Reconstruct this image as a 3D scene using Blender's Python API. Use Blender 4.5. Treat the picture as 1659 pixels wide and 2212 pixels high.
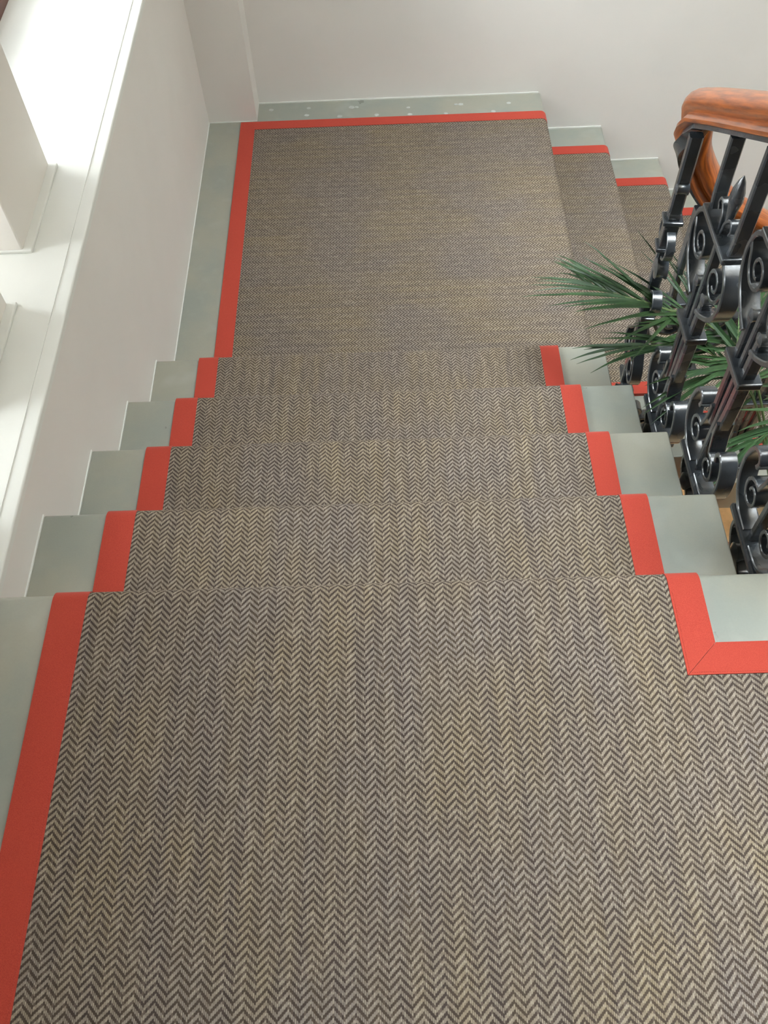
import bpy, math, random
from mathutils import Vector, Matrix
R = random.Random(7)
scene = bpy.context.scene
COL = scene.collection
for o in list(bpy.data.objects):
    bpy.data.objects.remove(o)

# ------------------------------------------------------------------ camera
W_PX, H_PX, F_PX = 1659, 2212, 1946.2
CAM = Vector((0.5603, -0.6997, 1.2693))
PITCH, ROLL, YAW = 0.9865, -0.0551, 0.0269
cam = bpy.data.cameras.new('camera')
cam_o = bpy.data.objects.new('camera', cam)
COL.objects.link(cam_o)
cam.sensor_fit = 'VERTICAL'
cam.sensor_height = 24.0
cam.lens = F_PX / H_PX * 24.0
cam.clip_start = 0.02
m = Matrix.Rotation(YAW, 4, 'Z') @ Matrix.Rotation(math.pi / 2 - PITCH, 4, 'X') @ Matrix.Rotation(ROLL, 4, 'Z')
m.translation = CAM
cam_o.matrix_world = m
scene.camera = cam_o

# ------------------------------------------------------------------ world and daylight
world = bpy.data.worlds.new('sky')
scene.world = world
world.use_nodes = True
bg = world.node_tree.nodes['Background']
bg.inputs[0].default_value = (0.94, 0.97, 1.0, 1)
bg.inputs[1].default_value = 26.0
world.cycles.sampling_method = 'MANUAL'
world.cycles.sample_map_resolution = 64

def portal(name, loc, rot, sx, sy):
    """tells the renderer where the sky enters the building (emits nothing itself)"""
    l = bpy.data.lights.new(name, 'AREA')
    l.shape = 'RECTANGLE'
    l.size, l.size_y = sx, sy
    l.cycles.is_portal = True
    o = bpy.data.objects.new(name, l)
    o.location, o.rotation_euler = loc, rot
    COL.objects.link(o)
    return o
portal('window_portal', (-0.63, 1.17, 0.45), (0, -math.pi / 2, 0), 1.1, 2.2)
# daylight from an unseen skylight, set at the top of the added shaft
sky_l = bpy.data.lights.new('skylight_daylight', 'AREA')
sky_l.shape = 'RECTANGLE'
sky_l.size, sky_l.size_y, sky_l.energy, sky_l.color = 1.75, 2.2, 430.0, (0.80, 0.91, 1.0)
sky_lo = bpy.data.objects.new('skylight_daylight', sky_l)
sky_lo.location = (1.97, 0.57, 5.55)
COL.objects.link(sky_lo)

vs = scene.view_settings
vs.view_transform = 'Standard'
vs.look = 'None'
vs.gamma = 1.0
vs.use_curve_mapping = False
vs.exposure = -0.4

# ------------------------------------------------------------------ measures (metres)
RISE = 0.1606
T = 0.0107                                   # carpet thickness
NOSE = [0.0086, 0.274, 0.5545, 0.8358, 1.1271]
XW, XLO, XLI, XRI, XRO, XS = -0.1256, 0.0021, 0.0586, 0.9853, 1.0372, 1.1711
YB, YP, XP = 2.6452, 2.5269, 0.0631
YBO, YBI = 2.5067, 2.4572
XN, GO2 = 1.1826, 0.2699
YC, YCI = -0.1188, -0.1705
ZS = -0.0457
ZL = -5 * RISE
YNEAR, YNO, YNI = 1.07, 1.20, 1.25
ZF = -11 * RISE - T
ZC = 2.3
XR = 2.95
YF = -2.6

# ------------------------------------------------------------------ node helpers
def srgb(r, g, b):
    f = lambda c: (c / 255 / 12.92) if c / 255 <= 0.04045 else ((c / 255 + 0.055) / 1.055) ** 2.4
    return (f(r), f(g), f(b), 1)

class NT:
    def __init__(self, name):
        self.m = bpy.data.materials.new(name)
        self.m.use_nodes = True
        self.t = self.m.node_tree
        self.b = self.t.nodes['Principled BSDF']
    def n(self, typ, **kw):
        x = self.t.nodes.new(typ)
        for k, v in kw.items():
            setattr(x, k, v)
        return x
    def put(self, sock, v):
        if isinstance(v, bpy.types.NodeSocket):
            self.t.links.new(v, sock)
        else:
            sock.default_value = v
    def math(self, op, a, b=0.0, c=0.0, clamp=False):
        x = self.n('ShaderNodeMath', operation=op)
        x.use_clamp = clamp
        self.put(x.inputs[0], a); self.put(x.inputs[1], b); self.put(x.inputs[2], c)
        return x.outputs[0]
    def mix(self, f, a, b, mode='MIX'):
        x = self.n('ShaderNodeMix', data_type='RGBA', blend_type=mode)
        self.put(x.inputs[0], f); self.put(x.inputs[6], a); self.put(x.inputs[7], b)
        return x.outputs[2]
    def vec(self, a, b, c=0.0):
        x = self.n('ShaderNodeCombineXYZ')
        self.put(x.inputs[0], a); self.put(x.inputs[1], b); self.put(x.inputs[2], c)
        return x.outputs[0]
    def noise(self, vec, scale, detail=3, rough=0.5):
        x = self.n('ShaderNodeTexNoise')
        if vec is not None: self.put(x.inputs['Vector'], vec)
        x.inputs['Scale'].default_value = scale
        x.inputs['Detail'].default_value = detail
        x.inputs['Roughness'].default_value = rough
        return x.outputs[0]
    def step(self, v, lo, hi):
        x = self.n('ShaderNodeMapRange', interpolation_type='SMOOTHSTEP')
        self.put(x.inputs[0], v)
        x.inputs[1].default_value, x.inputs[2].default_value = lo, hi
        return x.outputs[0]
    def obj(self):
        return self.n('ShaderNodeTexCoord').outputs['Object']
    def pos(self):
        return self.n('ShaderNodeNewGeometry').outputs['Position']
    def bump(self, h, dist, strength=1.0):
        x = self.n('ShaderNodeBump')
        x.inputs['Strength'].default_value = strength
        x.inputs['Distance'].default_value = dist
        self.put(x.inputs['Height'], h)
        self.put(self.b.inputs['Normal'], x.outputs[0])
    def base(self, c, rough=0.5, **kw):
        self.put(self.b.inputs['Base Color'], c)
        self.put(self.b.inputs['Roughness'], rough)
        for k, v in kw.items():
            self.put(self.b.inputs[k.replace('_', ' ')], v)
        return self.m

def mat_carpet():
    s = NT('herringbone_weave')
    uv = s.n('ShaderNodeUVMap').outputs[0]
    sp = s.n('ShaderNodeSeparateXYZ'); s.put(sp.inputs[0], uv)
    wob = s.math('MULTIPLY_ADD', s.noise(uv, 14, 2), 0.006, -0.003)
    u, v = sp.outputs[0], s.math('ADD', sp.outputs[1], wob)
    P, L, ST = 0.028, 0.0105, 0.028 / 12
    col = s.math('FRACT', s.math('DIVIDE', u, P))
    tri = s.math('MULTIPLY', s.math('ABSOLUTE', s.math('SUBTRACT', col, 0.5)), P * 1.0)
    cell = s.math('FLOOR', s.math('DIVIDE', u, ST))
    # every stitch is a straight little loop, so the zigzag climbs in small steps
    trq = s.math('MULTIPLY_ADD', s.math('FLOOR', s.math('DIVIDE', tri, ST)), ST * 0.55, s.math('MULTIPLY', tri, 0.45))
    vv = s.math('ADD', s.math('DIVIDE', s.math('ADD', v, trq), L), s.math('MULTIPLY', s.step(col, 0.499, 0.501), 0.28))
    fr = s.math('FRACT', vv)
    band = s.math('MULTIPLY', s.math('ABSOLUTE', s.math('SUBTRACT', fr, 0.5)), 2.0)
    line = s.step(band, 0.30, 0.62)
    st = s.math('MULTIPLY', s.math('ABSOLUTE', s.math('SUBTRACT', s.math('FRACT', s.math('DIVIDE', u, ST)), 0.5)), 2.0)
    loop = s.math('SUBTRACT', 1.0, s.step(st, 0.45, 1.0))
    wn = s.n('ShaderNodeTexWhiteNoise', noise_dimensions='3D')
    s.put(wn.inputs['Vector'], s.vec(cell, s.math('FLOOR', vv), 3.0))
    rnd = wn.outputs['Value']
    tone = s.noise(s.vec(s.math('MULTIPLY', u, 34), s.math('MULTIPLY', v, 3.0)), 1.0, 4, 0.6)
    tone2 = s.noise(s.vec(s.math('MULTIPLY', u, 5), s.math('MULTIPLY', v, 4)), 1.0, 2, 0.5)
    light = s.mix(s.step(tone, 0.3, 0.7), srgb(138, 126, 110), srgb(153, 138, 113))
    light = s.mix(s.step(tone2, 0.35, 0.7), light, srgb(138, 128, 119))
    light = s.mix(s.math('MULTIPLY', s.step(rnd, 0.55, 1.0), 0.40), light, srgb(184, 172, 152))
    light = s.mix(s.math('MULTIPLY', s.step(rnd, 0.35, 0.0), 0.45), light, srgb(120, 106, 92))
    dark = s.mix(s.step(tone, 0.35, 0.65), srgb(70, 59, 53), srgb(78, 66, 54))
    dark = s.mix(s.math('MULTIPLY', s.step(rnd, 0.7, 1.0), 0.5), dark, srgb(124, 110, 98))
    half = s.step(col, 0.46, 0.54)
    depth = s.math('MULTIPLY_ADD', half, 0.34, 0.12)
    gap = s.math('SUBTRACT', 1.0, s.math('MULTIPLY', s.math('SUBTRACT', 1.0, loop), depth))
    c = s.mix(s.math('MULTIPLY', line, gap), dark, light)
    c = s.mix(s.math('SUBTRACT', 1.0, gap), c, srgb(60, 48, 38), 'MIX')
    h = s.math('MULTIPLY', s.math('ADD', s.math('MULTIPLY', line, 0.7), 0.3), gap)
    s.bump(h, 0.0012, 0.8)
    return s.base(c, 0.85, Specular_IOR_Level=0.25)

def mat_tape():
    s = NT('red_cotton_tape')
    p = s.pos()
    n1 = s.noise(p, 900, 2)
    n2 = s.noise(p, 9, 3)
    c = s.mix(s.step(n1, 0.3, 0.7), srgb(166, 56, 42), srgb(184, 70, 53))
    c = s.mix(s.math('MULTIPLY', s.step(n2, 0.4, 0.75), 0.35), c, srgb(176, 66, 48))
    s.bump(n1, 0.0004, 0.6)
    return s.base(c, 0.8, Specular_IOR_Level=0.25, Sheen_Weight=0.1)

def mat_stone():
    s = NT('grey_green_stone')
    p = s.pos()
    n1 = s.noise(p, 4.5, 5, 0.6)
    n3 = s.noise(p, 320, 2)
    c = s.mix(s.step(n1, 0.35, 0.65), srgb(147, 151, 141), srgb(159, 157, 142))
    c = s.mix(s.math('MULTIPLY', s.math('MULTIPLY_ADD', s.noise(p, 11, 2, 0.5), 4.0, -2.3, clamp=True), 0.45), c, srgb(178, 180, 171))
    c = s.mix(s.math('MULTIPLY', n3, 0.12), c, srgb(96, 98, 90))
    s.bump(s.math('ADD', s.math('MULTIPLY', n3, 0.15), n1), 0.0012, 0.35)
    return s.base(c, s.math('MULTIPLY_ADD', n1, 0.16, 0.22), Specular_IOR_Level=0.85)

def mat_paint(name, c1, c2, rough=0.6):
    s = NT(name)
    p = s.pos()
    n1 = s.noise(p, 2.2, 4, 0.55)
    n2 = s.noise(p, 60, 4, 0.6)
    c = s.mix(s.step(n1, 0.35, 0.65), srgb(*c1), srgb(*c2))
    s.bump(s.math('ADD', s.math('MULTIPLY', n2, 0.3), n1), 0.002, 0.25)
    return s.base(c, rough, Specular_IOR_Level=0.35)

def mat_iron():
    s = NT('black_painted_iron')
    p = s.obj()
    n1 = s.noise(p, 55, 4, 0.6)
    n2 = s.noise(p, 9, 3)
    c = s.mix(s.step(n2, 0.3, 0.7), srgb(46, 50, 54), srgb(64, 70, 76))
    s.bump(n1, 0.0016, 0.45)
    return s.base(c, s.math('MULTIPLY_ADD', n2, 0.2, 0.16), Specular_IOR_Level=0.7, Coat_Weight=0.7, Coat_Roughness=0.14)

def mat_wood():
    s = NT('polished_mahogany')
    uv = s.n('ShaderNodeUVMap').outputs[0]
    sp = s.n('ShaderNodeSeparateXYZ'); s.put(sp.inputs[0], uv)
    g = s.noise(s.vec(s.math('MULTIPLY', sp.outputs[0], 60), s.math('MULTIPLY', sp.outputs[1], 5)), 2.0, 5, 0.6)
    g2 = s.noise(s.vec(s.math('MULTIPLY', sp.outputs[0], 220), s.math('MULTIPLY', sp.outputs[1], 9)), 2.0, 3, 0.6)
    c = s.mix(s.step(g, 0.3, 0.72), srgb(172, 92, 36), srgb(104, 48, 20))
    c = s.mix(s.math('MULTIPLY', s.step(g2, 0.5, 0.8), 0.45), c, srgb(92, 38, 20))
    return s.base(c, 0.3, Specular_IOR_Level=0.5, Coat_Weight=0.5, Coat_Roughness=0.1)

def mat_plain(name, c, rough=0.5, **kw):
    s = NT(name)
    n = s.noise(s.pos(), 25, 3)
    r, g, b = c
    cc = s.mix(s.step(n, 0.3, 0.7), srgb(r, g, b), srgb(min(255, r * 0.9), min(255, g * 0.9), min(255, b * 0.9)))
    return s.base(cc, rough, **kw)

def mat_leaf():
    s = NT('palm_leaf')
    n = s.noise(s.pos(), 18, 3)
    uv = s.n('ShaderNodeUVMap').outputs[0]
    sp = s.n('ShaderNodeSeparateXYZ'); s.put(sp.inputs[0], uv)
    rib = s.noise(s.vec(s.math('MULTIPLY', sp.outputs[0], 14), sp.outputs[1]), 1.0, 2)
    c = s.mix(s.step(n, 0.3, 0.7), srgb(34, 60, 34), srgb(54, 82, 44))
    c = s.mix(s.math('MULTIPLY', s.step(rib, 0.5, 0.7), 0.4), c, srgb(78, 106, 64))
    return s.base(c, 0.42, Specular_IOR_Level=0.5, Subsurface_Weight=0.0)

def mat_glass():
    s = NT('window_glass')
    t = s.t
    tr = s.n('ShaderNodeBsdfTransparent'); tr.inputs[0].default_value = (0.96, 0.98, 0.98, 1)
    gl = s.n('ShaderNodeBsdfGlossy'); gl.inputs['Roughness'].default_value = 0.02
    fr = s.n('ShaderNodeFresnel'); fr.inputs[0].default_value = 1.45
    mx = s.n('ShaderNodeMixShader')
    t.links.new(fr.outputs[0], mx.inputs[0]); t.links.new(tr.outputs[0], mx.inputs[1]); t.links.new(gl.outputs[0], mx.inputs[2])
    t.links.new(mx.outputs[0], t.nodes['Material Output'].inputs['Surface'])
    return s.m

M = dict(carpet=mat_carpet(), tape=mat_tape(), stone=mat_stone(),
         wall=mat_paint('pale_grey_wall_paint', (237, 233, 227), (233, 229, 223)),
         buff=mat_paint('buff_wall_paint', (206, 200, 190), (200, 194, 184)),
         white=mat_paint('white_gloss_paint', (236, 236, 230), (230, 230, 224), 0.35),
         mull=mat_paint('grey_white_mullion_paint', (238, 233, 226), (234, 229, 222), 0.5),
         ceil=mat_paint('ceiling_paint', (206, 202, 196), (202, 198, 192)),
         iron=mat_iron(), wood=mat_wood(), leaf=mat_leaf(), glass=mat_glass(),
         frame=mat_plain('brown_window_wood', (104, 66, 56), 0.5),
         tan=mat_plain('tan_hall_floor', (208, 178, 136), 0.55),
         filler=mat_plain('pale_filler', (196, 200, 194), 0.7),
         stem=mat_plain('palm_stem', (104, 124, 76), 0.5),
         trunk=mat_plain('palm_trunk', (98, 78, 54), 0.8),
         pot=mat_plain('terracotta_pot', (150, 92, 66), 0.8),
         soil=mat_plain('soil', (52, 40, 32), 0.9))

# ------------------------------------------------------------------ object helpers
def link(o, parent=None):
    COL.objects.link(o)
    if parent is not None:
        o.parent = parent
    return o

def mesh(name, v, f, mat, parent=None, uv=None, smooth=False):
    me = bpy.data.meshes.new(name)
    me.from_pydata([tuple(p) for p in v], [], f)
    if uv is not None:
        l = me.uv_layers.new(name='UVMap')
        for poly in me.polygons:
            for li in poly.loop_indices:
                l.data[li].uv = uv[me.loops[li].vertex_index]
    me.materials.append(M[mat])
    if smooth:
        for poly in me.polygons:
            poly.use_smooth = True
    me.update()
    o = bpy.data.objects.new(name, me)
    return link(o, parent)

def fix(o, angle=None, bevel=None, seg=2):
    import bmesh
    bm = bmesh.new(); bm.from_mesh(o.data)
    bmesh.ops.recalc_face_normals(bm, faces=bm.faces)
    if angle is not None:
        for f in bm.faces: f.smooth = True
        for e in bm.edges:
            if len(e.link_faces) == 2 and e.calc_face_angle(0) > angle:
                e.smooth = False
    bm.to_mesh(o.data); bm.free()
    if bevel:
        md = o.modifiers.new('bevel', 'BEVEL')
        md.width, md.segments, md.limit_method = bevel, seg, 'ANGLE'
        md.harden_normals = False
    return o

def empty(name, loc=(0, 0, 0), rz=0.0):
    o = bpy.data.objects.new(name, None)
    o.location = loc
    o.rotation_euler = (0, 0, rz)
    o.empty_display_size = 0.1
    return link(o)

def tag(o, label=None, cat=None, group=None, kind=None):
    if label: o['label'] = label
    if cat: o['category'] = cat
    if group: o['group'] = group
    if kind: o['kind'] = kind
    return o

def boxes(lst):
    v, f = [], []
    for (x0, x1, y0, y1, z0, z1) in lst:
        b = len(v)
        v += [(x0, y0, z0), (x1, y0, z0), (x1, y1, z0), (x0, y1, z0), (x0, y0, z1), (x1, y0, z1), (x1, y1, z1), (x0, y1, z1)]
        f += [tuple(b + i for i in q) for q in ((3, 2, 1, 0), (4, 5, 6, 7), (0, 1, 5, 4), (1, 2, 6, 5), (2, 3, 7, 6), (3, 0, 4, 7))]
    return v, f

def prism(poly, a0, a1, axis):
    """closed 2D profile extruded along axis; profile is (run, z), run along the other horizontal axis"""
    n = len(poly)
    v = []
    for a in (a0, a1):
        for r, z in poly:
            v.append((a, r, z) if axis == 'x' else (r, a, z))
    f = [(i, (i + 1) % n, n + (i + 1) % n, n + i) for i in range(n)]
    f += [tuple(range(n))[::-1], tuple(range(n, 2 * n))]
    return v, f

def arc(cx, cz, r, a0, a1, n):
    return [(cx + r * math.cos(a0 + (a1 - a0) * i / n), cz + r * math.sin(a0 + (a1 - a0) * i / n)) for i in range(n + 1)]

def step_profile(r0, r1, ztop, depth, nose=0.024, thick=0.045):
    """a stone step with a rounded nosing at r1 that oversails its riser"""
    rr = 0.011
    p = [(r0, ztop)]
    p += arc(r1 - rr, ztop - rr, rr, math.pi / 2, 0, 5)
    p += [(r1, ztop - thick + 0.006), (r1 - 0.006, ztop - thick), (r1 - nose, ztop - thick - 0.004), (r1 - nose, ztop - depth), (r0, ztop - depth)]
    return p

# ------------------------------------------------------------------ the setting
def struct(name, lst, mat, parent=None):
    v, f = boxes(lst)
    o = mesh(name, v, f, mat, parent)
    if parent is None: o['kind'] = 'structure'
    return o

struct('floor', [(XW - 0.5, XR, YF, YB + 0.2, ZF - 0.1, ZF)], 'tan')
WY0, WY1, WZ1 = -0.15, 2.25, 0.95
struct('wall_left', [(XW - 0.5, XW, YF, YB, ZF, ZS - 0.03), (XW - 0.5, XW, YF, WY0, ZS - 0.03, ZC),
                     (XW - 0.5, XW, WY1, YB, ZS - 0.03, ZC), (XW - 0.5, XW, WY0, WY1, WZ1, ZC)], 'wall')
struct('wall_back', [(XW - 0.5, XR + 0.2, YB, YB + 0.2, ZF, ZC), (XW, XP, YP, YB, ZL - T, ZC)], 'wall')
struct('wall_right', [(XR, XR + 0.2, YF, YB, ZF, ZC)], 'buff')
struct('wall_front', [(XW - 0.5, XR + 0.2, YF - 0.2, YF, ZF, ZC)], 'buff')
SX0, SX1, SY0, SY1, ZSK = 1.05, 2.9, -0.6, 1.75, 5.6
struct('ceiling', [(XW - 0.5, SX0, YF, YB, ZC, ZC + 0.12), (SX1, XR + 0.2, YF, YB, ZC, ZC + 0.12),
                   (SX0, SX1, YF, SY0, ZC, ZC + 0.12), (SX0, SX1, SY1, YB, ZC, ZC + 0.12)], 'ceil')
# unseen shaft walls, added to keep the skylight off the left side
struct('wall_light_shaft', [(SX0 - 0.1, SX0, SY0 - 0.1, SY1 + 0.1, ZC + 0.12, ZSK), (SX1, SX1 + 0.1, SY0 - 0.1, SY1 + 0.1, ZC + 0.12, ZSK),
                           (SX0, SX1, SY0 - 0.1, SY0, ZC + 0.12, ZSK), (SX0, SX1, SY1, SY1 + 0.1, ZC + 0.12, ZSK)], 'buff')

# stone landings
v, f = prism(step_profile(YF, NOSE[0], -T, 0.16), XW, XR, 'x')
land_top = fix(mesh('landing_floor', v, f, 'stone'), 0.6)
tag(land_top, kind='structure')
v, f = prism(step_profile(XW, XN, ZL - T, 0.16), NOSE[4] - 0.075, YB, 'y')
land_low = fix(mesh('landing_floor', v, f, 'stone'), 0.6)
tag(land_low, kind='structure')

# the left window
win = empty('window_1', (XW, 0.5, ZS)); tag(win, kind='structure')
def wpart(name, lst, mat, bev=0.003):
    v, f = boxes(lst)
    v = [(x - XW, y - 0.5, z - ZS) for x, y, z in v]
    return fix(mesh(name, v, f, mat, win), bevel=bev)
prof = [(XW - 0.45, ZS - 0.03), (XW - 0.45, ZS), (XW - 0.018, ZS)] + arc(XW + 0.006, ZS - 0.004, 0.004, math.pi / 2, 0, 4) + [(XW + 0.010, ZS - 0.016), (XW, ZS - 0.020), (XW, ZS - 0.03)]
v, f = prism(prof, WY0, WY1, 'y')
o = fix(mesh('window_sill', [(x - XW, y - 0.5, z - ZS) for x, y, z in v], f, 'white', win), 0.5)
wpart('sill_groove', [(XW - 0.027, XW - 0.019, WY0, WY1, ZS, ZS + 0.002)], 'white', None)
MULL = [(0.885, 1.188), (0.416, 0.719), (WY0, 0.20)]
for y0, y1 in MULL:
    wpart('mullion', [(XW - 0.40, -0.242, y0, y1, ZS, WZ1)], 'mull', 0.004)
    wpart('mullion_base', [(XW - 0.40, -0.222, y0 - 0.004, y1 + 0.004, ZS, ZS + 0.008)], 'white', 0.002)
gaps = [(1.188, WY1), (0.719, 0.885), (0.20, 0.416)]
for y0, y1 in gaps:
    wpart('sash_frame', [(-0.56, -0.505, y0, y1, ZS, ZS + 0.06), (-0.56, -0.505, y0, y1, WZ1 - 0.05, WZ1),
                         (-0.56, -0.505, y0, y0 + 0.03, ZS + 0.06, WZ1 - 0.05), (-0.56, -0.505, y1 - 0.03, y1, ZS + 0.06, WZ1 - 0.05)], 'frame', 0.003)
    wpart('pane', [(-0.536, -0.530, y0 + 0.03, y1 - 0.03, ZS + 0.06, WZ1 - 0.05)], 'glass', None)

win2 = empty('window_2', (1.6, 0.65, ZSK)); tag(win2, kind='structure')
for x0, x1 in ((SX0, (SX0 + SX1) / 2 - 0.02), ((SX0 + SX1) / 2 + 0.02, SX1)):
    v, f = boxes([(x0, x1, SY0, SY1, ZSK + .01, ZSK + .016)])
    mesh('pane', [(x - 1.6, y - 0.65, z - ZSK) for x, y, z in v], f, 'glass', win2)
v, f = boxes([((SX0 + SX1) / 2 - 0.02, (SX0 + SX1) / 2 + 0.02, SY0, SY1, ZSK - .02, ZSK + .03)])
mesh('glazing_bar', [(x - 1.6, y - 0.65, z - ZSK) for x, y, z in v], f, 'white', win2)

# ------------------------------------------------------------------ stone stairs
stair_a = empty('stone_stair_flight', (0.5, 0.5, -0.5))
tag(stair_a, 'worn grey green stone steps beside the window wall, running down to the lower landing', 'staircase')
for k in range(1, 5):
    v, f = prism(step_profile(NOSE[k - 1] - 0.075, NOSE[k], -k * RISE - T, RISE - 0.0005), XW, XS, 'x')
    o = fix(mesh('stone_step', [(x - 0.5, y - 0.5, z + 0.5) for x, y, z in v], f, 'stone', stair_a), 0.6, 0.003)
stair_b = empty('stone_stair_flight', (1.6, 1.9, -1.2))
tag(stair_b, 'grey stone steps against the back wall, turning right and down from the lower landing', 'staircase')
NM = 5
for k in range(1, NM + 1):
    v, f = prism(step_profile(XN + (k - 1) * GO2 - 0.075, XN + k * GO2, ZL - k * RISE - T, RISE - 0.0005), YNEAR, YB, 'y')
    fix(mesh('stone_step', [(x - 1.6, y - 1.9, z + 1.2) for x, y, z in v], f, 'stone', stair_b), 0.6, 0.003)

# bead of wall paint along the joint between plaster and stone
bead = [(XW, XW + 0.0025, NOSE[k - 1] - 0.03, NOSE[k] - 0.004, -k * RISE - T, -k * RISE - T + 0.004) for k in range(1, 5)]
bead += [(XW, XW + 0.0025, NOSE[4] - 0.03, YP, ZL - T, ZL - T + 0.004), (XW, XP, YP - 0.0025, YP, ZL - T, ZL - T + 0.004), (XP, XN - 0.01, YB - 0.003, YB, ZL - T, ZL - T + 0.005)]
bead += [(XN + (k - 1) * GO2 - 0.02, XN + k * GO2 - 0.006, YB - 0.004, YB, ZL - k * RISE - T, ZL - k * RISE - T + 0.006) for k in range(1, NM + 1)]
struct('trim_1', bead, 'white')

# pale filled holes in the stone margin
for (x, y, a) in [(0.113, 2.60, .013), (0.255, 2.555, .012), (0.262, 2.602, .010), (0.385, 2.54, .013), (0.432, 2.597, .015), (0.452, 2.597, .010), (0.53, 2.54, .013),
                  (0.655, 2.58, .010), (0.66, 2.535, .012), (0.80, 2.53, .012), (0.862, 2.588, .013), (0.843, 2.588, .010), (0.985, 2.532, .013), (1.05, 2.585, .011)]:
    n = 10
    a *= 0.8
    ring = [(x + a * math.cos(i * 2 * math.pi / n) * R.uniform(.85, 1.15), y + a * 0.8 * math.sin(i * 2 * math.pi / n) * R.uniform(.85, 1.15)) for i in range(n)]
    v = [(px, py, ZL - T) for px, py in ring] + [(x + (px - x) * .8, y + (py - y) * .8, ZL - T + 0.0012) for px, py in ring]
    f = [(i, (i + 1) % n, n + (i + 1) % n, n + i) for i in range(n)] + [tuple(range(n, 2 * n))]
    mesh('filled_hole', v, f, 'filler', land_low)

# ------------------------------------------------------------------ carpet
def carpet_line(start, noses, ztop0, nlast_run, over=0.030):
    """surface line (run, z, nr, nz) of the carpet top: landing, then over each nosing, down the riser, across the tread"""
    pts = [(start, ztop0, 0, 1)]
    rr = 0.024
    for k, r1 in enumerate(noses):
        zt = ztop0 - k * RISE
        cx, cz = r1 + 0.004 - rr, zt - rr
        for i in range(9):
            a = math.pi / 2 - i * (math.pi * 0.62) / 8
            pts.append((cx + rr * math.cos(a), cz + rr * math.sin(a), math.cos(a), math.sin(a)))
        rx = r1 - over + 0.016
        zb = ztop0 - (k + 1) * RISE
        pts.append((rx, zt - 0.062, 1, 0))
        pts.append((rx, zb + 0.006, 1, 0))
        pts.append((rx + 0.006, zb, 0, 1))
    pts.append((nlast_run, pts[-1][1], 0, 1))
    return pts

def strip(name, line, a0, a1, axis, mat, parent, off=0.0, thick=T, org=(0, 0, 0), uvflip=False, ends=None):
    """thin solid that follows the carpet line between a0 and a1; ends(run0)->a-limits allow a mitre"""
    n = len(line)
    s = [0.0]
    for i in range(1, n):
        s.append(s[-1] + math.hypot(line[i][0] - line[i - 1][0], line[i][1] - line[i - 1][1]))
    v, uv = [], []
    for d in (off, -thick):
        for i, (r, z, nr, nz) in enumerate(line):
            b0, b1 = (a0, a1) if ends is None or i > 0 else ends
            rr, zz = r + nr * d, z + nz * d
            for a in (b0, b1):
                rs = r
                if ends is not None and i == 0:
                    rs = rr
                v.append((a - org[0], rr - org[1], zz - org[2]) if axis == 'x' else (rr - org[0], a - org[1], zz - org[2]))
                uv.append((a, s[i] + line[0][0]))
    f = []
    B = 2 * n
    for i in range(n - 1):
        f.append((2 * i, 2 * i + 1, 2 * i + 3, 2 * i + 2))
        f.append((B + 2 * i, B + 2 * i + 2, B + 2 * i + 3, B + 2 * i + 1))
        f.append((2 * i, 2 * i + 2, B + 2 * i + 2, B + 2 * i))
        f.append((2 * i + 1, B + 2 * i + 1, B + 2 * i + 3, 2 * i + 3))
    f.append((0, B, B + 1, 1))
    f.append((2 * n - 2, 2 * n - 1, B + 2 * n - 1, B + 2 * n - 2))
    return fix(mesh(name, v, f, mat, parent, uv), 0.7)

def slab(name, poly, z0, z1, mat, parent, org, uvswap=False):
    n = len(poly)
    v = [(x - org[0], y - org[1], z - org[2]) for z in (z0, z1) for x, y in poly]
    uv = [((y, x) if uvswap else (x, y)) for z in (z0, z1) for x, y in poly]
    f = [tuple(range(n))[::-1], tuple(range(n, 2 * n))] + [(i, (i + 1) % n, n + (i + 1) % n, n + i) for i in range(n)]
    return fix(mesh(name, v, f, mat, parent, uv))

# upper carpet: top landing and the flight
ORG = (0.5, 0.0, 0.0)
run_a = empty('stair_carpet', ORG)
tag(run_a, 'brown herringbone carpet with red edging on the near landing and the steps below it', 'carpet')
XE = 2.4                                   # how far the landing carpet goes to the right
lineA = carpet_line(YCI, NOSE, 0.0, NOSE[4] - 0.008)
strip('woven_field', lineA, XLI, XRI, 'x', 'carpet', run_a, org=ORG)
slab('woven_field', [(XLI, YF + 0.4), (XE, YF + 0.4), (XE, YCI), (XLI, YCI)], -T, 0.0, 'carpet', run_a, ORG)
BT = 0.0014                                # the tape lies this much proud
lineL = [(YF + 0.4, 0.0, 0, 1)] + lineA
strip('edge_binding', lineL, XLO, XLI, 'x', 'tape', run_a, off=BT, org=ORG)
lineR = [(YC, 0.0, 0, 1)] + lineA[1:]
strip('edge_binding', lineR, XRI, XRO, 'x', 'tape', run_a, off=BT, org=ORG)
slab('edge_binding', [(XRI, YCI), (XRO, YC), (XRI, YC)], -T, BT, 'tape', run_a, ORG)
slab('edge_binding', [(XRI + 0.0008, YCI), (XE, YCI), (XE, YC), (XRO + 0.0008, YC)], -T, BT + 0.0006, 'tape', run_a, ORG)
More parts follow.
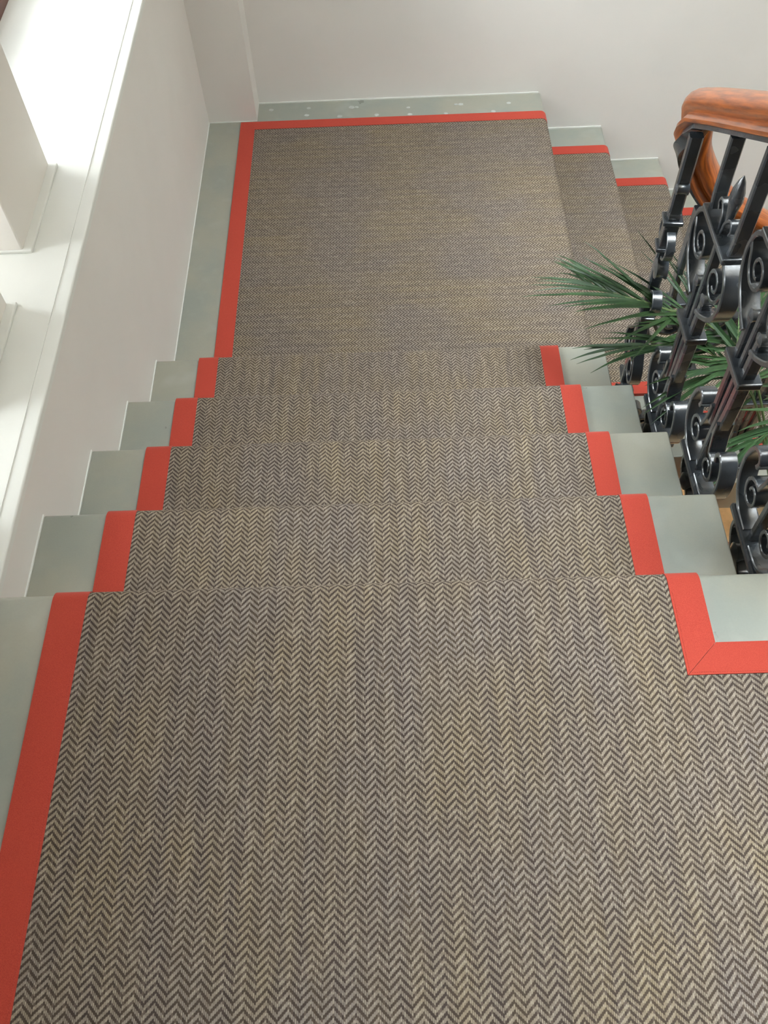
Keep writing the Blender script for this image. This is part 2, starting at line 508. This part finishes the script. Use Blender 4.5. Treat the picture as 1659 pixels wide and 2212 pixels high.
# stitching where tape meets weave: a dark row of loops
def stitches(pts, parent, org, mat='tape'):
    v, f = [], []
    for (p, d, nrm) in pts:
        p, d, nrm = Vector(p), Vector(d).normalized(), Vector(nrm).normalized()
        s = d.cross(nrm)
        b = len(v)
        for i, j, k in ((-1, -1, 0), (1, -1, 0), (1, 1, 0), (-1, 1, 0), (0, 0, 1)):
            q = p + d * (0.0016 * i) + s * (0.0007 * j) + nrm * (0.0007 * k)
            v.append((q.x - org[0], q.y - org[1], q.z - org[2]))
        f += [(b, b + 1, b + 4), (b + 1, b + 2, b + 4), (b + 2, b + 3, b + 4), (b + 3, b, b + 4)]
    o = mesh('stitching', v, f, mat, parent)
    o['kind'] = 'stuff'
st = []
for i in range(260):
    y = -0.9 + i * 0.0034
    st.append(((XLI - 0.004, y, BT), (0, 1, 0), (0, 0, 1)))
for i in range(40):
    st.append(((XRI + 0.004, YCI + 0.006 + i * 0.0034, BT), (0, 1, 0), (0, 0, 1)))
for i in range(90):
    st.append(((XRI + 0.008 + i * 0.0034, YCI + 0.004, BT + 0.0006), (1, 0, 0), (0, 0, 1)))
stitches(st, run_a, ORG)

# lower carpet: lower landing and the flight that turns right
ORG2 = (0.6, 1.8, ZL)
run_b = empty('stair_carpet', ORG2)
tag(run_b, 'brown herringbone carpet with red edging on the far lower landing, going down to the right', 'carpet')
XJ = XN - 0.05
NOSEM = [XN + k * GO2 for k in range(NM + 1)]
lineB = carpet_line(XJ, NOSEM, ZL, XN + NM * GO2 + 0.012)
y0l = NOSE[4] - 0.012
slab('woven_field', [(XLI, y0l), (XN - 0.014, y0l), (XN - 0.014, YNO), (XJ, YNO), (XJ, YBI), (XLI, YBI)], ZL - T, ZL, 'carpet', run_b, ORG2, True)
strip('woven_field', lineB, YNI, YBI, 'y', 'carpet', run_b, org=ORG2)
strip('edge_binding', lineB, YNO, YNI, 'y', 'tape', run_b, off=BT, org=ORG2)
lineF = [(XLI - 0.0005, ZL, 0, 1)] + lineB
strip('edge_binding', lineF, YBI, YBO, 'y', 'tape', run_b, off=BT, org=ORG2)
slab('edge_binding', [(XLO, y0l), (XLI, y0l), (XLI, YBI), (XLO, YBO)], ZL - T, ZL + BT, 'tape', run_b, ORG2)
slab('edge_binding', [(XLI - 0.0005, YBI), (XLI - 0.0005, YBO), (XLO + 0.0004, YBO)], ZL - T, ZL + BT, 'tape', run_b, ORG2)

# ------------------------------------------------------------------ iron balusters
def catmull(pts, n=6):
    out = []
    P = [Vector(p) for p in pts]
    P = [P[0] * 2 - P[1]] + P + [P[-1] * 2 - P[-2]]
    for i in range(1, len(P) - 2):
        for j in range(n):
            t = j / n
            a, b, c, d = P[i - 1], P[i], P[i + 1], P[i + 2]
            out.append(0.5 * ((2 * b) + (c - a) * t + (2 * a - 5 * b + 4 * c - d) * t * t + (3 * b - a - 3 * c + d) * t ** 3))
    out.append(P[-2])
    return out

def flatbar(name, path, thick, depth, parent, mat='iron', taper=None, x0=0.0):
    """bar that follows a path in the panel plane (local y, z); thick in the plane, depth across it, chamfered"""
    path = [Vector((q[0], q[1])) for q in path]
    n = len(path)
    v, f = [], []
    for i, q in enumerate(path):
        a, b = path[max(0, i - 1)], path[min(n - 1, i + 1)]
        d = (b - a).normalized()
        nn = Vector((-d.y, d.x))
        k = 1.0 if taper is None else taper(i / (n - 1))
        h, w = thick * 0.5 * k, depth * 0.5 * (0.5 + 0.5 * k)
        c = min(h, w) * 0.35
        for (px, pn) in ((-w, -h + c), (-w + c, -h), (w - c, -h), (w, -h + c), (w, h - c), (w - c, h), (-w + c, h), (-w, h - c)):
            e = q + nn * pn
            v.append((x0 + px, e.x, e.y))
    for i in range(n - 1):
        for j in range(8):
            f.append((8 * i + j, 8 * i + (j + 1) % 8, 8 * (i + 1) + (j + 1) % 8, 8 * (i + 1) + j))
    f += [tuple(range(8))[::-1], tuple(range(8 * (n - 1), 8 * n))]
    return fix(mesh(name, v, f, mat, parent), 0.6)

def ibox(name, u0, u1, h0, h1, d, parent, bev=0.003, x0=0.0):
    v, f = boxes([(x0 - d / 2, x0 + d / 2, u0, u1, h0, h1)])
    return fix(mesh(name, v, f, 'iron', parent), bevel=bev)

def knob(name, u, h, r, depth, parent):
    """turned boss lying across the panel"""
    prof = [(0, 0.30 * r), (0.06, 0.62 * r), (0.12, r), (0.3, 0.86 * r), (0.7, 0.86 * r), (0.88, r), (0.94, 0.62 * r), (1, 0.30 * r)]
    n = 14
    v, f = [], []
    for a, rr in prof:
        for i in range(n):
            t = 2 * math.pi * i / n
            v.append(((a - 0.5) * depth, u + rr * math.cos(t), h + rr * math.sin(t)))
    for j in range(len(prof) - 1):
        for i in range(n):
            f.append((j * n + i, j * n + (i + 1) % n, (j + 1) * n + (i + 1) % n, (j + 1) * n + i))
    f += [tuple(range(n))[::-1], tuple(range((len(prof) - 1) * n, len(prof) * n))]
    return fix(mesh(name, v, f, 'iron', parent), 0.7)

def spiral(cx, cy, r0, r1, a0, a1, n):
    return [(cx + (r0 + (r1 - r0) * (i / n) ** 0.8) * math.cos(a0 + (a1 - a0) * i / n), cy + (r0 + (r1 - r0) * (i / n) ** 0.8) * math.sin(a0 + (a1 - a0) * i / n)) for i in range(n + 1)]

SLOPE = RISE / 0.28
def make_baluster(loc, rz, label, HTOP):
    t = empty('iron_baluster', loc, rz)
    tag(t, label, 'baluster', 'cast iron balusters of the stair railing')
    D = 0.035
    # foot: plate level with the tread, and the lug below that ties it to the end of the stone
    ibox('foot_plate', -0.082, 0.082, -0.012, 0.004, 0.046, t, 0.004)
    flatbar('foot_bracket', catmull([(-0.055, -0.008), (-0.062, -0.05), (-0.03, -0.085), (0.0, -0.075), (0.03, -0.085), (0.062, -0.05), (0.055, -0.008)], 5), 0.012, 0.024, t)
    knob('fixing_boss', 0.0, -0.045, 0.020, 0.060, t)
    for s in (1, -1):
        # lower heart: outer C with a curled-in top, inner volute against the stems
        oc = catmull([(0.018, 0.004), (0.066, 0.010), (0.106, 0.045), (0.118, 0.095), (0.106, 0.140), (0.084, 0.154), (0.070, 0.142), (0.074, 0.126)], 6)
        flatbar('scroll', [(s * a, b) for a, b in oc], 0.0105, D, t)
        sp = spiral(0.050, 0.074, 0.036, 0.011, math.radians(110), math.radians(110 - 470), 32)
        pth = catmull([(0.024, 0.185), (0.026, 0.150), sp[0]], 5)[:-1] + sp
        flatbar('volute', [(s * a, b) for a, b in pth], 0.0095, D, t, taper=lambda k: 1.0 - 0.25 * k)
        # stems through the collar
        flatbar('stem', catmull([(s * 0.016, 0.14), (s * 0.024, 0.21), (s * 0.027, 0.32), (s * 0.030, 0.41), (s * 0.034, 0.425)], 4), 0.019, 0.026, t)
        # upper heart: outer C up to the plate, inner volute hanging from it
        oc = catmull([(0.028, 0.392), (0.062, 0.408), (0.104, 0.442), (0.124, 0.490), (0.114, 0.536), (0.086, 0.560), (0.058, 0.566)], 6)
        flatbar('scroll', [(s * a, b) for a, b in oc], 0.0115, D + 0.003, t)
        sp = spiral(0.062, 0.498, 0.040, 0.013, math.radians(-10), math.radians(-10 - 470), 32)
        pth = catmull([(0.118, 0.52), (0.108, 0.506), sp[0]], 5)[:-1] + sp
        flatbar('volute', [(s * a, b) for a, b in pth], 0.0095, D, t, taper=lambda k: 1.0 - 0.25 * k)
        knob('leaf_clasp', s * 0.030, 0.425, 0.014, 0.030, t)
        # flat bars up to the rail
        top = HTOP - SLOPE * s * 0.075
        flatbar('top_bar', catmull([(s * 0.070, 0.572), (s * 0.078, 0.62), (s * 0.080, top)], 4), 0.015, 0.028, t)
        # leaf curl beside the finial
        lc = catmull([(0.006, 0.575), (0.012, 0.605), (0.034, 0.625), (0.046, 0.612), (0.040, 0.598)], 5)
        flatbar('leaf_curl', [(s * a, b) for a, b in lc], 0.008, 0.026, t, taper=lambda k: 1.0 - 0.3 * k)
    flatbar('stem', [(0, 0.0), (0, 0.2), (0, 0.33), (0, 0.575)], 0.015, 0.022, t)
    ibox('collar', -0.050, 0.050, 0.311, 0.327, 0.047, t, 0.003)
    ibox('top_plate', -0.086, 0.086, 0.565, 0.579, 0.050, t, 0.003)
    # pointed leaf finial between the bars
    v, f = [], []
    n = 10
    rows = [(0.575, 0.006), (0.600, 0.010), (0.625, 0.013), (0.650, 0.018), (0.670, 0.016), (0.690, 0.009), (0.702, 0.001)]
    for h, r in rows:
        for i in range(n):
            a = 2 * math.pi * i / n
            v.append((0.75 * r * math.cos(a), r * math.sin(a), h))
    for j in range(len(rows) - 1):
        for i in range(n):
            f.append((j * n + i, j * n + (i + 1) % n, (j + 1) * n + (i + 1) % n, (j + 1) * n + i))
    f += [tuple(range(n))[::-1], tuple(range((len(rows) - 1) * n, len(rows) * n))]
    fix(mesh('finial', v, f, 'iron', t), 0.9)
    return t

def dup(t, loc, rz, label):
    c = t.copy(); COL.objects.link(c)
    c.location, c.rotation_euler = loc, (0, 0, rz)
    c['label'] = label
    for ch in [q for q in bpy.data.objects if q.parent == t]:
        d = ch.copy(); COL.objects.link(d); d.parent = c
    return c

XB = 1.2175
YBAL = [0.165, 0.445, 0.715]
b0 = make_baluster((XB, YBAL[1], -2 * RISE - T), 0, 'black iron baluster standing between the nearest one and the one at the bend', 0.772)
b1 = dup(b0, (XB, YBAL[0], -RISE - T), 0, 'nearest black iron baluster, cut by the right edge, beside the highest step')
b2 = dup(b0, (XB, YBAL[2], -3 * RISE - T), 0, 'black iron baluster whose top meets the orange handrail just before its bend')
YQ = 1.035
b3 = make_baluster((1.365, YQ, ZL - RISE - T), -math.pi / 2, 'first black iron baluster of the lower flight, behind the palm', 0.815)
b4 = dup(b3, (1.635, YQ, ZL - 2 * RISE - T), -math.pi / 2, 'black iron baluster of the lower flight, at the right edge by red edging')

# corner newel at the turn of the railing
nw = empty('iron_newel', (1.212, 0.985, -4 * RISE - T), math.radians(-6))
tag(nw, 'slim black iron newel post under the bend of the handrail', 'newel post')
def vbar(name, h0, h1, w, d, u=0.0, x0=0.0, parent=nw):
    return flatbar(name, [(u, h0), (u, (h0 + h1) / 2), (u, h1)], w, d, parent, x0=x0)
vbar('shaft', 0.0, 0.765, 0.024, 0.029)
ibox('collar', -0.022, 0.022, 0.545, 0.556, 0.046, nw)
ibox('collar', -0.022, 0.022, 0.470, 0.480, 0.046, nw)
ibox('block', -0.016, 0.016, 0.480, 0.545, 0.034, nw)
knob('boss', -0.022, 0.425, 0.026, 0.034, nw)
knob('boss', 0.0, 0.565, 0.016, 0.032, nw)
knob('boss', -0.01, 0.64, 0.014, 0.034, nw)
for s in (1, -1):
    flatbar('side_ring', [(-s * a, b) for a, b in spiral(0.022, 0.50, 0.040, 0.030, math.radians(-85), math.radians(85), 14)], 0.008, 0.020, nw)
    if s < 0:
        lf = catmull([(0.006, 0.30), (0.020, 0.345), (0.055, 0.375), (0.080, 0.36), (0.076, 0.335)], 5)
        flatbar('leaf_curl', [(s * a, b) for a, b in lf], 0.009, 0.024, nw)
    sp = spiral(0.045, 0.10, 0.050, 0.013, math.radians(70), math.radians(70 - 520), 34)
    pth = catmull([(0.008, 0.26), (0.020, 0.20), (0.045, 0.165), sp[0]], 5)[:-1] + sp
    flatbar('scroll', [(s * a, b) for a, b in pth], 0.009, 0.028, nw)
ibox('collar', -0.04, 0.04, 0.262, 0.276, 0.036, nw)
ibox('foot_plate', -0.06, 0.06, -0.012, 0.004, 0.028, nw)
knob('fixing_boss', 0.0, -0.04, 0.020, 0.056, nw)
vbar('foot', -0.07, 0.0, 0.024, 0.024)

# ------------------------------------------------------------------ handrail
def sweep(name, path, section, mat, parent, org, off=(0, 0)):
    n, k = len(path), len(section)
    v, uv, f = [], [], []
    per = [0.0]
    for i in range(k):
        a, b = section[i], section[(i + 1) % k]
        per.append(per[-1] + math.hypot(b[0] - a[0], b[1] - a[1]))
    s = 0.0
    prev_side = None
    for i, q in enumerate(path):
        a, b = path[max(0, i - 1)], path[min(n - 1, i + 1)]
        d = (b - a).normalized()
        if i: s += (q - path[i - 1]).length
        side = Vector((d.y, -d.x, 0)).normalized()
        up = side.cross(d).normalized()
        for j, (sx, sz) in enumerate(section):
            p = q + side * (sx + off[0]) + up * (sz + off[1])
            v.append(p - Vector(org)); uv.append((per[j], s))
    for i in range(n - 1):
        for j in range(k):
            f.append((k * i + j, k * i + (j + 1) % k, k * (i + 1) + (j + 1) % k, k * (i + 1) + j))
    f += [tuple(range(k))[::-1], tuple(range(k * (n - 1), k * n))]
    return fix(mesh(name, v, f, mat, parent, uv), 0.75)

def zr(y): return 0.193 + SLOPE * (0.97 - y)
pts = [(2.6, 0.03, 0.735), (1.9, 0.03, 0.735), (1.40, 0.03, 0.735), (1.285, 0.036, 0.733), (1.235, 0.065, 0.722), (XB, 0.12, 0.685)] + [(XB, y, zr(y)) for y in (0.3, 0.5, 0.75, 0.90)]
pts += [(XB, 0.975, zr(0.975) - 0.002), (XB + 0.002, 1.022, 0.156), (XB + 0.012, 1.055, 0.105), (XB + 0.032, 1.070, 0.035), (XB + 0.070, 1.064, -0.038),
        (1.345, 1.045, -0.105), (1.42, 1.036, -0.150), (1.55, 1.035, -0.228), (1.75, 1.035, -0.347), (2.15, 1.035, -0.584)]
rail_path = catmull(pts, 12)
half = [(0.0, 0.030), (0.014, 0.0285), (0.026, 0.023), (0.034, 0.014), (0.0365, 0.004), (0.033, -0.006), (0.025, -0.012), (0.0235, -0.016),
        (0.029, -0.021), (0.0335, -0.027), (0.032, -0.034), (0.024, -0.037)]
sect = half + [(-a, b) for a, b in half[::-1] if a > 0]
rail_org = (XB, 0.5, 0.4)
hr = empty('wooden_handrail', rail_org)
tag(hr, 'polished orange brown wooden handrail that bends and drops at the turn of the stair', 'handrail')
sweep('rail', rail_path, sect, 'wood', hr, rail_org)
sweep('core_bar', rail_path, [(-0.015, -0.037), (0.015, -0.037), (0.015, -0.047), (-0.015, -0.047)], 'iron', hr, rail_org)

# ------------------------------------------------------------------ fill light added to brighten the hall floor, dressed as a wall fitting
lamp = empty('fill_lamp', (1.45, YB, -1.30))
tag(lamp, 'unseen fill light added under the lower stone flight to brighten the hall floor', 'lamp')
v, f = boxes([(-0.04, 0.04, -0.02, 0.0, -0.07, 0.07)])
fix(mesh('back_plate', v, f, 'white', lamp), bevel=0.004)
v, f = boxes([(-0.012, 0.012, -0.12, -0.02, -0.012, 0.012)])
fix(mesh('arm', v, f, 'white', lamp), bevel=0.003)
n = 16
v = [(r * math.cos(2 * math.pi * i / n), -0.12 + r * math.sin(2 * math.pi * i / n), z) for r, z in ((0.075, -0.06), (0.045, 0.07)) for i in range(n)]
f = [(i, (i + 1) % n, n + (i + 1) % n, n + i) for i in range(n)]
mesh('shade', v, f, 'white', lamp)
ll = bpy.data.lights.new('fill_bulb', 'POINT')
ll.energy, ll.color, ll.shadow_soft_size = 170.0, (1.0, 0.9, 0.76), 0.03
llo = bpy.data.objects.new('fill_bulb', ll); llo.location = (0, -0.12, -0.05); link(llo, lamp)

# ------------------------------------------------------------------ palm
PALM = Vector((1.72, 0.72, ZF))
pl = empty('potted_palm', PALM)
tag(pl, 'dark green feathery palm growing up through the stair well behind the railing', 'plant')
def lathe(name, prof, mat, parent, n=20):
    v, f = [], []
    for r, z in prof:
        for i in range(n):
            a = 2 * math.pi * i / n
            v.append((r * math.cos(a), r * math.sin(a), z))
    for j in range(len(prof) - 1):
        for i in range(n):
            f.append((j * n + i, j * n + (i + 1) % n, (j + 1) * n + (i + 1) % n, (j + 1) * n + i))
    f += [tuple(range(n))[::-1], tuple(range((len(prof) - 1) * n, len(prof) * n))]
    return fix(mesh(name, v, f, mat, parent), 0.6)
lathe('pot', [(0.13, 0), (0.16, 0.2), (0.18, 0.30), (0.195, 0.30), (0.195, 0.35), (0.17, 0.35), (0.165, 0.30)], 'pot', pl)
lathe('soil', [(0.163, 0.295), (0.166, 0.318), (0.05, 0.326)], 'soil', pl)
def tube(name, path, r0, r1, mat, parent, n=6):
    v, f = [], []
    N = len(path)
    for i, q in enumerate(path):
        d = (path[min(N - 1, i + 1)] - path[max(0, i - 1)]).normalized()
        a = d.cross(Vector((0.3, 0.2, 1))).normalized() if abs(d.z) < 0.95 else d.cross(Vector((1, 0, 0))).normalized()
        b = d.cross(a)
        r = r0 + (r1 - r0) * i / (N - 1)
        for j in range(n):
            t = 2 * math.pi * j / n
            v.append(q + a * (r * math.cos(t)) + b * (r * math.sin(t)))
    for i in range(N - 1):
        for j in range(n):
            f.append((n * i + j, n * i + (j + 1) % n, n * (i + 1) + (j + 1) % n, n * (i + 1) + j))
    f += [tuple(range(n))[::-1], tuple(range(n * (N - 1), n * N))]
    return fix(mesh(name, v, f, mat, parent), 1.0)
TOP = Vector((1.66, 0.74, -0.95))
tube('trunk', [p - PALM for p in catmull([PALM + Vector((0, 0, 0.30)), Vector((1.72, 0.71, -1.4)), Vector((1.70, 0.73, -1.15)), TOP], 5)], 0.030, 0.022, 'trunk', pl, 10)

def frond(ctrl, n_pair, length, spread, start=0.3, nhint=(0, 0, 1), droop=0.04, width=0.0065, seed=0):
    rr = random.Random(seed)
    path = catmull([TOP] + [Vector(c) for c in ctrl], 8)
    fr = tube('frond', [p - PALM for p in path], 0.0042, 0.0012, 'stem', pl)
    seglen = [0.0]
    for i in range(1, len(path)):
        seglen.append(seglen[-1] + (path[i] - path[i - 1]).length)
    tot = seglen[-1]
    def at(t):
        x = t * tot
        for i in range(1, len(path)):
            if seglen[i] >= x - 1e-9:
                k = (x - seglen[i - 1]) / max(1e-9, seglen[i] - seglen[i - 1])
                return path[i - 1].lerp(path[i], k), (path[i] - path[i - 1]).normalized()
        return path[-1], (path[-1] - path[-2]).normalized()
    N = Vector(nhint)
    for i in range(n_pair):
        t = start + (1 - start) * (i + 0.5) / n_pair
        for s in (1, -1):
            tt = min(1.0, t + rr.uniform(-0.4, 0.4) / n_pair * (1 - start))
            p, d = at(tt)
            side = d.cross(N).normalized() * s
            up = side.cross(d).normalized() * s
            prog = (tt - start) / (1 - start)
            ang = math.radians(spread[0] + (spread[1] - spread[0]) * prog + rr.uniform(-6, 6))
            dr = (d * math.cos(ang) + side * math.sin(ang) + up * rr.uniform(-0.05, 0.16)).normalized()
            L = length * (0.62 + 0.38 * math.sin(math.pi * min(1, 0.18 + prog * 0.75))) * rr.uniform(0.85, 1.08)
            wv = dr.cross(up).normalized()
            nn = wv.cross(dr).normalized()
            K = 7
            v, uv, f = [], [], []
            for k in range(K):
                a = k / (K - 1)
                w = width * (0.45 + 0.55 * min(1, a * 5)) * (1 - a ** 2.2) + 0.0002
                c = p + dr * (L * a) - Vector((0, 0, 1)) * (droop * a * a * rr.uniform(0.9, 1.1)) - PALM
                v += [c - wv * w + nn * (w * 0.55), c, c + wv * w + nn * (w * 0.55)]
                uv += [(0, a), (0.5, a), (1, a)]
            # thin underside gives the blade its thickness
            m0 = len(v)
            v += [q - nn * 0.0006 for q in v]; uv += uv
            for k in range(K - 1):
                b = 3 * k
                f += [(b, b + 1, b + 4, b + 3), (b + 1, b + 2, b + 5, b + 4)]
                f += [(m0 + b, m0 + b + 3, m0 + b + 4, m0 + b + 1), (m0 + b + 1, m0 + b + 4, m0 + b + 5, m0 + b + 2)]
                f += [(b, b + 3, m0 + b + 3, m0 + b), (b + 2, m0 + b + 2, m0 + b + 5, b + 5)]
            mesh('leaflet', v, f, 'leaf', fr, uv)
    return fr

frond([(1.50, 0.88, -0.52), (1.328, 0.935, -0.37), (1.247, 0.925, -0.33), (1.185, 0.93, -0.305), (1.135, 0.953, -0.305), (1.09, 1.0, -0.32), (1.06, 1.05, -0.345)],
      30, 0.265, (46, 9), 0.43, (0.1, -0.25, 1), 0.03, 0.0050, seed=1)
frond([(1.52, 0.80, -0.60), (1.43, 0.83, -0.45), (1.43, 0.93, -0.37), (1.46, 1.05, -0.35)], 11, 0.22, (62, 12), 0.55, (-0.2, -0.3, 1), 0.02, 0.0075, seed=2)
frond([(1.60, 0.80, -0.62), (1.50, 0.80, -0.42), (1.38, 0.74, -0.34), (1.28, 0.71, -0.34)], 12, 0.23, (30, 6), 0.42, (0.0, -0.3, 1), 0.05, seed=3)
frond([(1.66, 0.72, -0.66), (1.58, 0.68, -0.47), (1.48, 0.63, -0.42), (1.40, 0.59, -0.44)], 12, 0.22, (38, 10), 0.4, (0.0, -0.3, 1), 0.05, seed=4)
frond([(1.70, 0.86, -0.62), (1.66, 1.0, -0.42), (1.60, 1.16, -0.38), (1.57, 1.26, -0.42)], 12, 0.22, (50, 12), 0.4, (0.1, 0.0, 1), 0.05, seed=5)
frond([(1.80, 0.70, -0.6), (1.95, 0.66, -0.42), (2.10, 0.64, -0.48)], 12, 0.22, (50, 12), 0.4, (0, 0, 1), 0.05, seed=6)
frond([(1.50, 0.84, -0.56), (1.36, 0.86, -0.42), (1.27, 0.865, -0.385), (1.20, 0.875, -0.40), (1.14, 0.90, -0.43)], 13, 0.20, (26, 6), 0.46, (0.1, -0.3, 1), 0.03, 0.0050, seed=8)
